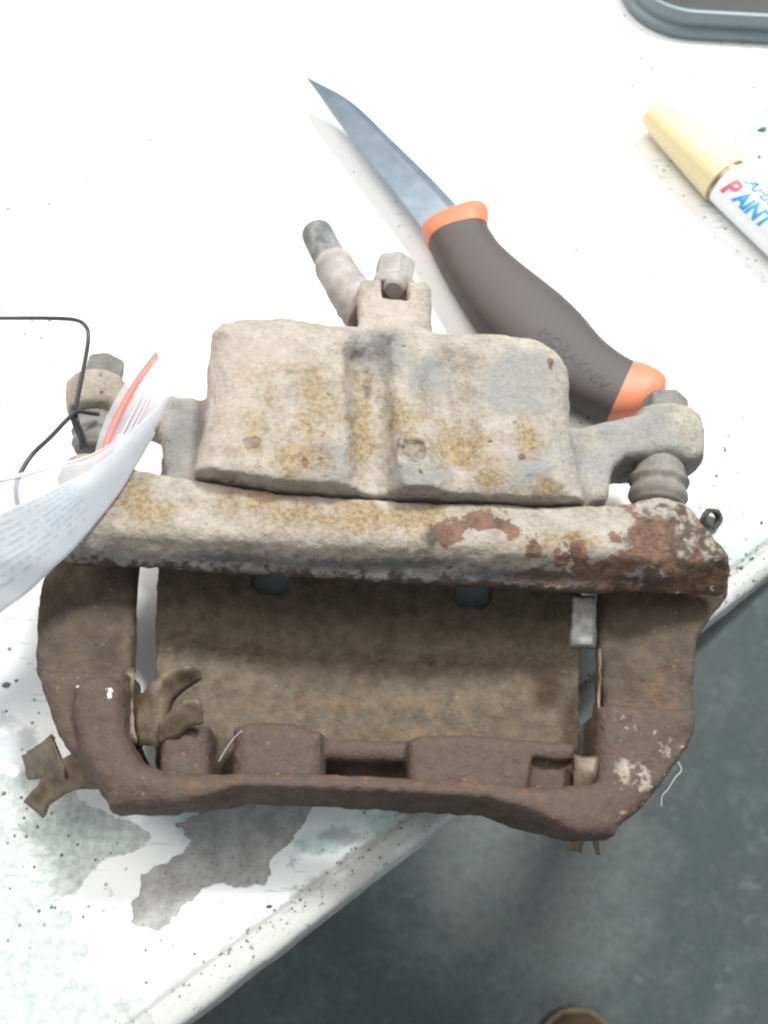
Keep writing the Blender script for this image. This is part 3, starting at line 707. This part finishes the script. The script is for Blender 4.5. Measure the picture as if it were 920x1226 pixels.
    for v in o.data.vertices:
        ok, loc, nor, _ = h.ray_cast(inv @ Vector((v.co.x, v.co.y, 0.08)), Vector((0, 0, -1)))
        if ok: v.co.z = (h.matrix_world @ loc).z + 0.00018
    o.parent = h; o.matrix_parent_inverse = h.matrix_world.inverted()
def text_mesh(body, width, height, bold=False, shear=0.0):
    cu = bpy.data.curves.new('t', 'FONT'); cu.body = body; cu.size = 1.0; cu.shear = shear; cu.resolution_u = 3
    if bold: cu.offset = 0.04
    o = bpy.data.objects.new('t', cu); COL.objects.link(o)
    bpy.context.view_layer.update()
    me = bpy.data.meshes.new_from_object(o.evaluated_get(bpy.context.evaluated_depsgraph_get()))
    bm = bmesh.new(); bm.from_mesh(me); bmesh.ops.triangulate(bm, faces=bm.faces)
    for _ in range(3): bmesh.ops.subdivide_edges(bm, edges=[e for e in bm.edges if e.calc_length() > 0.12], cuts=1)
    bmesh.ops.triangulate(bm, faces=bm.faces); bm.to_mesh(me); bm.free()
    co = np.array([v.co[:2] for v in me.vertices]); fs = [tuple(p.vertices) for p in me.polygons]
    bpy.data.objects.remove(o); bpy.data.curves.remove(cu); bpy.data.meshes.remove(me)
    co -= co.min(0); sx = width / co[:, 0].max(); sy = sx if height is None else height / co[:, 1].max()
    return co * np.array([sx, sy]), fs
build_knife()

# ------------------------------------------------------------------ paint marker
def build_marker():
    z = 10.5
    K = empty('paint_marker', P(868, 216, 0), 'white barrelled paint marker with pale yellow cap lying on the bench', 'marker')
    a = P(781, 133, z); b = P(868, 216, z); t = (b - a); L = np.linalg.norm(t); t /= L
    mc = Mat('cream_yellow_cap'); m_c = mc.fin(mc.mix(mc.noise(12, 4), (0.68, 0.56, 0.3), (0.74, 0.63, 0.38)), 0.5, None, 0, .5)
    mb = Mat('white_barrel'); m_b = mb.fin(mb.mix(mb.noise(15, 5), (0.76, 0.78, 0.8), (0.82, 0.83, 0.84)), 0.3, None, 0, .5)
    mr = Mat('dull_ring'); m_r = mr.fin((0.25, 0.2, 0.12), 0.35, None, 0.6)
    R = 10.5
    keep(auto_smooth(lathe('cap', a, b, [(0, 5.0), (.8, 6.6), (2.5, 7.2), (L * .5, 8.9), (L - 1.5, R), (L - .4, R), (L, R - .5)], m_c, None, 48)), K)
    keep(auto_smooth(lathe('ring', b, b + t, [(-.2, R - 1.2), (0.1, R - .6), (1.8, R - .6), (2.0, R - 1.2)], m_r, None, 48)), K)
    bar = auto_smooth(lathe('barrel', b, b + t, [(1.5, R - 1.5), (1.9, R - .75), (80, R - .75), (86, R - 2), (88, R - 4)], m_b, None, 64)); keep(bar, K)
    side = np.cross([0, 0, 1], t); side /= np.linalg.norm(side); up = np.array([0, 0, 1.0])
    def wrap(name, body, x0, width, height, ang, col, bold, shear):
        ang -= 0.22
        co, fs = text_mesh(body, width, height, bold, shear)
        mt = Mat('print_' + name); m_t = mt.fin(col, 0.4)
        r = R - .75 + .12; V = []
        for x, y in co:
            an = ang + y / r
            V.append(b + t * (x0 + x) + r * (math.cos(an) * up + math.sin(an) * side))
        o = mesh_np('lettering', V, fs, m_t, None, smooth=False); o['label'] = name
        o.parent = bar
        # the barrel is unrotated: same translation as the thing
    wrap('blue script lettering', 'Artline', 9.5, 24, 5.2, -0.06, (0.01, 0.12, 0.3), True, .3)
    wrap('pink capital letter', 'P', 5.0, 7.0, 8.2, -0.95, (0.72, 0.1, 0.16), True, .25)
    wrap('blue capital lettering', 'AiNT', 11.5, 21, 7.0, -0.9, (0.03, 0.3, 0.68), True, .25)
build_marker()

# ------------------------------------------------------------------ tray
def build_tray():
    c0 = P(742, 44, 0)[:2]; e = np.array([math.cos(math.radians(-4.5)), math.sin(math.radians(-4.5))]); g = np.array([-e[1], e[0]])
    K = empty('parts_tray', [*(c0 + e * 130 + g * 80), 0], 'grey plastic tray with dark oily inside at the back of the bench', 'tray')
    mt = Mat('grey_blue_plastic'); m_t = mt.fin(mt.mix(mt.noise(20, 5), (0.13, 0.17, 0.19), (0.2, 0.24, 0.255)), 0.4, mt.bump(mt.noise(6), .2, .3), 0, .5)
    md = Mat('dark_oily_residue'); m_d = md.fin(md.mix(md.noise(30, 5), (0.016, 0.014, 0.014), (0.04, 0.035, 0.034)), 0.6, md.bump(md.noise(8), .3, 1), 0, .4)
    def ring(off, z, rc=34, W=150, D=170, n=10):
        pts = []
        x0, x1, y0, y1 = -off, W + off, -off, D + off; r = rc + off
        for cx, cy, a0 in ((x0 + r, y0 + r, 180), (x1 - r, y0 + r, 270), (x1 - r, y1 - r, 0), (x0 + r, y1 - r, 90)):
            for k in range(n):
                a = math.radians(a0 + 90 * k / (n - 1)); q = np.array([cx + r * math.cos(a), cy + r * math.sin(a)])
                pts.append([*(c0 + e * q[0] + g * q[1]), z])
        return pts
    def shell(name, prof, mat):
        rs = [ring(o, z) for o, z in prof]; n = len(rs[0]); V = [p for r in rs for p in r]; Fq = []
        for i in range(len(rs) - 1):
            for k in range(n):
                k2 = (k + 1) % n; Fq.append((i * n + k, i * n + k2, (i + 1) * n + k2, (i + 1) * n + k))
        Fq.append(tuple((len(rs) - 1) * n + k for k in range(n))); Fq.append(tuple(range(n))[::-1])
        o = mesh_np(name, V, Fq, mat, None); auto_smooth(o, 40); keep(o, K)
    shell('tray_body', [(-2, 0), (0, 1), (0.6, 4.5), (-0.2, 5.4), (-2.6, 5.8), (-3.0, 6.8), (-2, 12.6), (-2.4, 13.6), (-4.0, 13.8), (-5.4, 12.6), (-6, 5)], m_t)
    shell('oily_residue', [(-6.1, 5.2), (-6.1, 11.4), (-9, 12)], m_d)
build_tray()

# ------------------------------------------------------------------ plastic bag, card and wire
def patch(A, B, n, m, bulge=0.0, s0=0.0, s1=1.0, t0=0.0, t1=1.0, off=0.0):
    """ruled patch between two pixel+height curves"""
    a = catmull([P(*p) for p in A], 12); b = catmull([P(*p) for p in B], 12)
    ia = np.linspace(0, 1, len(a)); ib = np.linspace(0, 1, len(b))
    V = np.zeros((n, m, 3))
    for i, t in enumerate(np.linspace(t0, t1, n)):
        pa = np.array([np.interp(t, ia, a[:, k]) for k in range(3)]); pb = np.array([np.interp(t, ib, b[:, k]) for k in range(3)])
        for j, s in enumerate(np.linspace(s0, s1, m)):
            V[i, j] = pa + (pb - pa) * s + np.array([0, 0, bulge * 4 * s * (1 - s) * min(1, t * 3) + off])
    return V
def patch_obj(name, V, mat, parent=None, thick=0.12, wr=0.0, seed=1):
    n, m = V.shape[:2]; W_ = V.reshape(-1, 3).copy()
    if wr: W_[:, 2] += wr * fbm(W_, 14, seed)
    i = np.arange(n * m).reshape(n, m)
    Q = np.stack([i[:-1, :-1], i[1:, :-1], i[1:, 1:], i[:-1, 1:]], 2).reshape(-1, 4)
    o = mesh_np(name, W_, Q, mat, None)
    if thick:
        s = o.modifiers.new('thick', 'SOLIDIFY'); s.thickness = thick / 1000; s.offset = -1
    if parent: keep(o, parent)
    return o
def mat_plastic():
    m = Mat('clear_polythene')
    tr = m.n('ShaderNodeBsdfTransparent'); tr.inputs[0].default_value = (0.9, 0.885, 0.925, 1)
    tl = m.n('ShaderNodeBsdfTranslucent'); tl.inputs[0].default_value = (0.85, 0.86, 0.88, 1)
    m.fin((0.82, 0.83, 0.86), 0.22, m.bump(m.noise(12, 3), 0.3, 0.8), 0, 0.5)
    a = m.n('ShaderNodeMixShader'); a.inputs[0].default_value = 0.5; m.t.links.new(m.b.outputs[0], a.inputs[1]); m.t.links.new(tl.outputs[0], a.inputs[2])
    b = m.n('ShaderNodeMixShader'); b.inputs[0].default_value = 0.52; m.t.links.new(tr.outputs[0], b.inputs[1]); m.t.links.new(a.outputs[0], b.inputs[2])
    m.t.links.new(b.outputs[0], m.out.inputs[0]); return m.m
M_POLY = mat_plastic()
def mat_zip(name, c):
    m = Mat(name); return m.fin(c, 0.4)
MF = [(208, 460, 64), (186, 490, 66), (160, 512, 69), (112, 542, 74), (58, 557, 78), (0, 570, 80), (-70, 580, 76), (-160, 590, 60), (-260, 600, 30)]
SF = [(208, 463, 63), (192, 505, 62), (172, 540, 61.5), (140, 592, 61.5), (100, 642, 61.5), (50, 693, 58), (0, 737, 50), (-70, 800, 32), (-150, 870, 3)]
MB = [(184, 416, 62), (158, 447, 63), (134, 486, 62), (119, 522, 61), (111, 556, 60), (104, 600, 60)]
SB = [(209, 458, 63), (200, 482, 62), (184, 514, 61), (165, 548, 61), (150, 572, 60.5), (136, 592, 60.5)]
BAG = empty('zip_bag', P(-150, 870, 0), 'clear plastic zip bag with red zip line lying over the left end of the caliper', 'plastic bag')
patch_obj('front_panel', patch(MF, SF, 60, 28, 4.0), M_POLY, BAG, 0, 2.2, 3)
patch_obj('back_panel', patch(MB, SB, 30, 16, -1.0), M_POLY, BAG, 0, 0.5, 5)
M_ZIP = mat_zip('red_zip_strip', (0.76, 0.17, 0.14)); M_ZIP2 = mat_zip('pink_zip_strip', (0.8, 0.5, 0.5))
patch_obj('zip_strip', patch(MB, SB, 30, 3, -1.0, 0.13, 0.27, 0.0, 0.86, 0.35), M_ZIP, BAG, 0.3)
patch_obj('zip_strip', patch(MF, SF, 40, 3, 4.0, 0.03, 0.075, 0.25, 0.9, 0.2), M_ZIP2, BAG, 0.2)
mz = Mat('zip_ridge'); m_zr = mz.fin((0.55, 0.47, 0.53), 0.35)
for s in (0.42, 0.52, 0.60): patch_obj('zip_ridge', patch(MB, SB, 30, 2, -1.0, s, s + 0.035, 0.05, 0.8, 0.3), m_zr, BAG, 0.4)
def mat_card():
    m = Mat('printed_card')
    uv = m.n('ShaderNodeAttribute'); uv.attribute_name = 'row'; col = m.n('ShaderNodeAttribute'); col.attribute_name = 'colm'
    r = m.math('MULTIPLY', uv.outputs['Fac'], 11.0); fr = m.math('FRACT', r); ln = m.math('MULTIPLY', m.ramp(fr, .38, .5), m.ramp(fr, .92, .8))
    k = m.n('ShaderNodeTexNoise'); cb = m.n('ShaderNodeCombineXYZ'); m.set(cb.inputs[0], m.math('MULTIPLY', col.outputs['Fac'], 60.0)); m.set(cb.inputs[1], m.math('MULTIPLY', m.math('FLOOR', r), 7.3))
    m.set(k.inputs['Vector'], cb.outputs[0]); k.inputs['Scale'].default_value = 1.0; k.inputs['Detail'].default_value = 3
    words = m.ramp(k.outputs['Fac'], .42, .52)
    inside = m.math('MULTIPLY', m.ramp(col.outputs['Fac'], .36, .39), m.ramp(uv.outputs['Fac'], .85, .8))
    t = m.math('MULTIPLY', m.math('MULTIPLY', ln, words), inside)
    c = m.mix(m.math('MULTIPLY', t, 0.5), (0.82, 0.845, 0.84), (0.2, 0.27, 0.33))
    return m.fin(c, .6, m.bump(m.noise(25, 3), .2, 1.0), 0, .3)
cs = dict(s0=0.24, s1=0.96)
Vc = patch(MF, SF, 50, 24, 4.0, 0.32, 0.975, 0.17, 0.93, -1.6)
card = patch_obj('printed_card', Vc, mat_card(), None, 0.3, 1.5, 3)
for k, arr in (('row', np.tile(np.linspace(0, 1, 24), (50, 1))), ('colm', np.tile(np.linspace(0, 1, 50)[:, None], (1, 24)))):
    at = card.data.attributes.new(k, 'FLOAT', 'POINT'); at.data.foreach_set('value', arr.ravel().astype(np.float32))
tag(card, 'white printed card slipped inside the plastic zip bag', 'card')

mw = Mat('black_wire_coating'); M_WIRE = mw.fin((0.03, 0.028, 0.034), 0.4, None, 0, .5)
WR = empty('black_wire', P(100, 520, 40), 'thin black wire twisted round the guide bolt and hanging into the plastic bag', 'wire')
keep(tube('wire_strand', catmull([P(-160, 384, 4), P(-60, 380, 30), P(0, 381, 44), P(55, 381, 55), P(90, 383, 60), P(103, 391, 61), P(106, 404, 61), P(102, 432, 59), P(96, 462, 57), P(91, 490, 55), P(93, 505, 54), P(99, 520, 52), P(104, 536, 50)], 10), 0.75, M_WIRE, None, 10), WR)
keep(tube('wire_strand', catmull([P(118, 496, 50), P(104, 494, 54), P(92, 493, 56.5), P(80, 503, 60), P(60, 524, 66), P(40, 543, 71), P(27, 562, 72), P(20, 580, 72), P(20, 596, 71), P(24, 612, 69)], 10), 0.75, M_WIRE, None, 10), WR)
keep(tube('wire_strand', catmull([P(88, 486, 56), P(86, 496, 57), P(90, 510, 55), P(96, 524, 53), P(98, 538, 51)], 8), 0.75, M_WIRE, None, 10), WR)

# ------------------------------------------------------------------ small things on the bench
def nut():
    c = P(848, 623, 0); K = empty('loose_nut', c, 'small dark hex nut lying on the bench beside the caliper corner', 'nut')
    a = c + np.array([0, 0, 0.1]); ax = np.array([0.25, -0.35, 1.0]); ax /= np.linalg.norm(ax); a = a + np.array([0, 0, 1.4])
    sg = 24; V = []; Fq = []
    s = np.cross(ax, [0, 1, 0]); s /= np.linalg.norm(s); u = np.cross(s, ax)
    for h, R0, rd in ((0, 3.6, 1), (0.5, 4.2, 0), (3.0, 4.2, 0), (3.5, 3.6, 1), (3.5, 2.4, 1), (0, 2.4, 1)):
        for k in range(sg):
            an = 2 * math.pi * k / sg
            R = R0 if rd else R0 * math.cos(math.pi / 6) / math.cos((an % (math.pi / 3)) - math.pi / 6)
            V.append(a + ax * h + R * (math.cos(an) * s + math.sin(an) * u))
    for i in range(6):
        for k in range(sg):
            k2 = (k + 1) % sg; j = (i + 1) % 6; Fq.append((i * sg + k, i * sg + k2, j * sg + k2, j * sg + k))
    o = mesh_np('nut_body', V, Fq, mat_simple('dark_oxide_steel', (0.05, 0.045, 0.04), (0.13, 0.11, 0.09), 3, .45, .4), None); auto_smooth(o, 30); keep(o, K)
nut()

def debris():
    """loose rust and paint crumbs scattered over the bench"""
    spots = [(105, 213, 7, 3), (181, 168, 4, 5), (343, 386, 6, 5), (418, 398, 6, 4), (380, 330, 3, 3), (402, 310, 2, 2), (480, 309, 4, 3), (283, 141, 2, 2), (272, 101, 2, 2),
             (510, 210, 5, 3), (520, 184, 4, 3), (762, 235, 4, 4), (775, 220, 3, 3), (781, 82, 7, 5), (768, 70, 8, 3), (740, 70, 5, 3), (757, 103, 5, 5), (812, 108, 4, 4), (830, 91, 4, 4), (733, 143, 5, 3), (754, 153, 7, 5),
             (770, 220, 5, 3), (772, 276, 6, 3), (691, 297, 3, 5), (700, 310, 3, 3), (800, 300, 3, 3), (818, 270, 7, 4), (905, 312, 4, 3), (880, 167, 4, 3), (909, 188, 6, 5), (913, 156, 16, 8), (884, 116, 3, 3), (903, 105, 5, 8),
             (690, 300, 4, 3), (683, 318, 4, 4), (637, 303, 3, 3), (650, 312, 3, 3), (858, 570, 5, 4), (874, 608, 3, 3), (873, 522, 8, 4), (868, 537, 6, 8), (890, 500, 4, 3), (855, 440, 4, 3), (850, 640, 5, 4), (912, 626, 4, 4), (888, 680, 5, 5),
             (12, 777, 6, 5), (8, 820, 10, 6), (20, 815, 4, 3), (45, 990, 4, 4), (5, 950, 5, 4), (18, 1000, 4, 3), (323, 1085, 7, 4), (95, 250, 4, 3), (10, 250, 4, 3), (60, 245, 5, 3), (50, 405, 4, 5), (60, 440, 3, 3), (30, 400, 4, 3)]
    for _ in range(230):
        x = 920 * RNG.random() ** 0.5; y = 40 + 620 * RNG.random(); k = 1.0 + 1.2 * RNG.random() + 3.0 * RNG.random() ** 5
        spots.append((x, y, k, k * (0.5 + 0.7 * RNG.random())))
    for _ in range(240):
        s = RNG.random() * 330; t = 9.2 + RNG.normal() * 1.2 if RNG.random() < .6 else 0.7 + abs(RNG.normal()) * 8
        q = np.array([*bench_xy(s, t), 0.0])[None]; x, y = PIX(q); spots.append((x[0], y[0], 1.2 + 2.2 * RNG.random(), 1 + 1.6 * RNG.random()))
    V = []; Fq = []
    for (x, y, w, h) in spots:
        c = P(x, y, 0); s_, t_ = to_st(c)
        if t_ < 0.6: continue
        k = 3.0; n = RNG.integers(5, 8); b = len(V); a0 = RNG.random() * 6
        hh = 0.25 + 0.22 * min(w, h) * RNG.random()
        for lev, sc in ((0.02, 1.0), (hh, .65)):
            for i in range(n):
                a = a0 + 2 * math.pi * i / n; r = .6 + .5 * RNG.random()
                V.append([c[0] + w / k * .5 * sc * r * math.cos(a), c[1] + h / k * .62 * sc * r * math.sin(a), lev])
        for i in range(n):
            j = (i + 1) % n; Fq.append((b + i, b + j, b + n + j, b + n + i))
        Fq.append(tuple(b + n + i for i in range(n)))
    o = mesh_np('crumbs', V, Fq, mat_simple('rust_and_grit', (0.07, 0.06, 0.055), (0.27, 0.265, 0.265), 14, .9), None, False)
    tag(o, 'scattered dark crumbs of rust and grit on the white bench', 'debris', None, 'stuff')
debris()

# pale lint caught on the casting
ml = Mat('pale_lint'); M_LINT = ml.fin((0.4, 0.39, 0.37), .7)
def lint(label, pts, r=0.16):
    tag(tube('lint_strand', catmull([P(*p) for p in pts], 8), r, M_LINT, None, 6), label, 'lint')
lint('pale strand of lint on the middle of the caliper fingers', [(262, 912, 43), (272, 895, 44), (282, 882, 45), (290, 875, 46)])
lint('short white fluff hanging off the lower corner of the bracket', [(812, 912, 46), (816, 922, 46), (808, 932, 46), (800, 945, 45), (793, 953, 44), (792, 966, 43)])
lint('pale straw hair curled on the casting mark of the piston housing', [(508, 530, 66), (512, 540, 67), (509, 550, 67), (498, 556, 67), (490, 552, 67)])

# ------------------------------------------------------------------ boot on the floor
def boot():
    c = P(684, 1216, FZ); K = empty('work_boot', c, 'rounded brown leather boot toe standing on the painted floor', 'boot')
    mu = mat_simple('brown_boot_leather', (0.06, 0.035, 0.018), (0.11, 0.07, 0.03), 20, .4)
    mw_ = mat_simple('tan_welt', (0.13, 0.09, 0.035), (0.19, 0.135, 0.055), 12, .6)
    md = mat_simple('dark_boot_sole', (0.02, 0.02, 0.018), (0.04, 0.038, 0.034), 15, .7)
    tip = P(684, 1203, FZ)
    def outline(off, z):
        pts = []
        for k in range(17):
            a = math.pi * k / 16; pts.append([tip[0] + (48 + off) * math.cos(a), tip[1] - 52 + (52 + off) * math.sin(a), FZ + z])
        for x, y in ((-44, -110), (-34, -170), (-36, -230), (-26, -268), (0, -280), (26, -268), (36, -230), (38, -170), (46, -110)):
            s = 1 + off / 45; pts.append([tip[0] + x * s, tip[1] + y * (1 if y > -260 else 1 + off / 280), FZ + z])
        return pts
    def shell(name, prof, m):
        rs = [outline(o, z) for o, z in prof]; n = len(rs[0]); V = [p for r in rs for p in r]; Fq = []
        for i in range(len(rs) - 1):
            for k in range(n):
                k2 = (k + 1) % n; Fq.append((i * n + k, i * n + k2, (i + 1) * n + k2, (i + 1) * n + k))
        Fq.append(tuple(range(n))[::-1]); Fq.append(tuple((len(rs) - 1) * n + k for k in range(n)))
        o = mesh_np(name, V, Fq, m, None); auto_smooth(o, 40); keep(o, K)
    shell('sole', [(-2, 0), (0, 2), (0, 22), (-2, 24)], md)
    shell('welt', [(-3, 24), (-1, 25), (-1, 29), (-4, 30)], mw_)
    # upper: loft of cross sections from toe to heel, rising to an ankle shaft
    V = []; Fq = []; sg = 20
    secs = [(-6, 14, 10), (-16, 28, 24), (-40, 40, 38), (-75, 43, 46), (-115, 41, 58), (-150, 38, 80), (-180, 37, 105), (-225, 36, 118), (-258, 30, 118), (-272, 18, 110)]
    for y, w, h in secs:
        for k in range(sg):
            a = math.pi * k / (sg - 1); V.append([tip[0] + w * math.cos(a), tip[1] + y, FZ + 29 + h * math.sin(a) ** .8])
    for i in range(len(secs) - 1):
        for k in range(sg - 1): Fq.append((i * sg + k, i * sg + k + 1, (i + 1) * sg + k + 1, (i + 1) * sg + k))
    Fq.append(tuple(range(sg))); Fq.append(tuple((len(secs) - 1) * sg + k for k in range(sg))[::-1])
    o = mesh_np('upper', V, Fq, mu, None); auto_smooth(o, 50); keep(o, K)
boot()
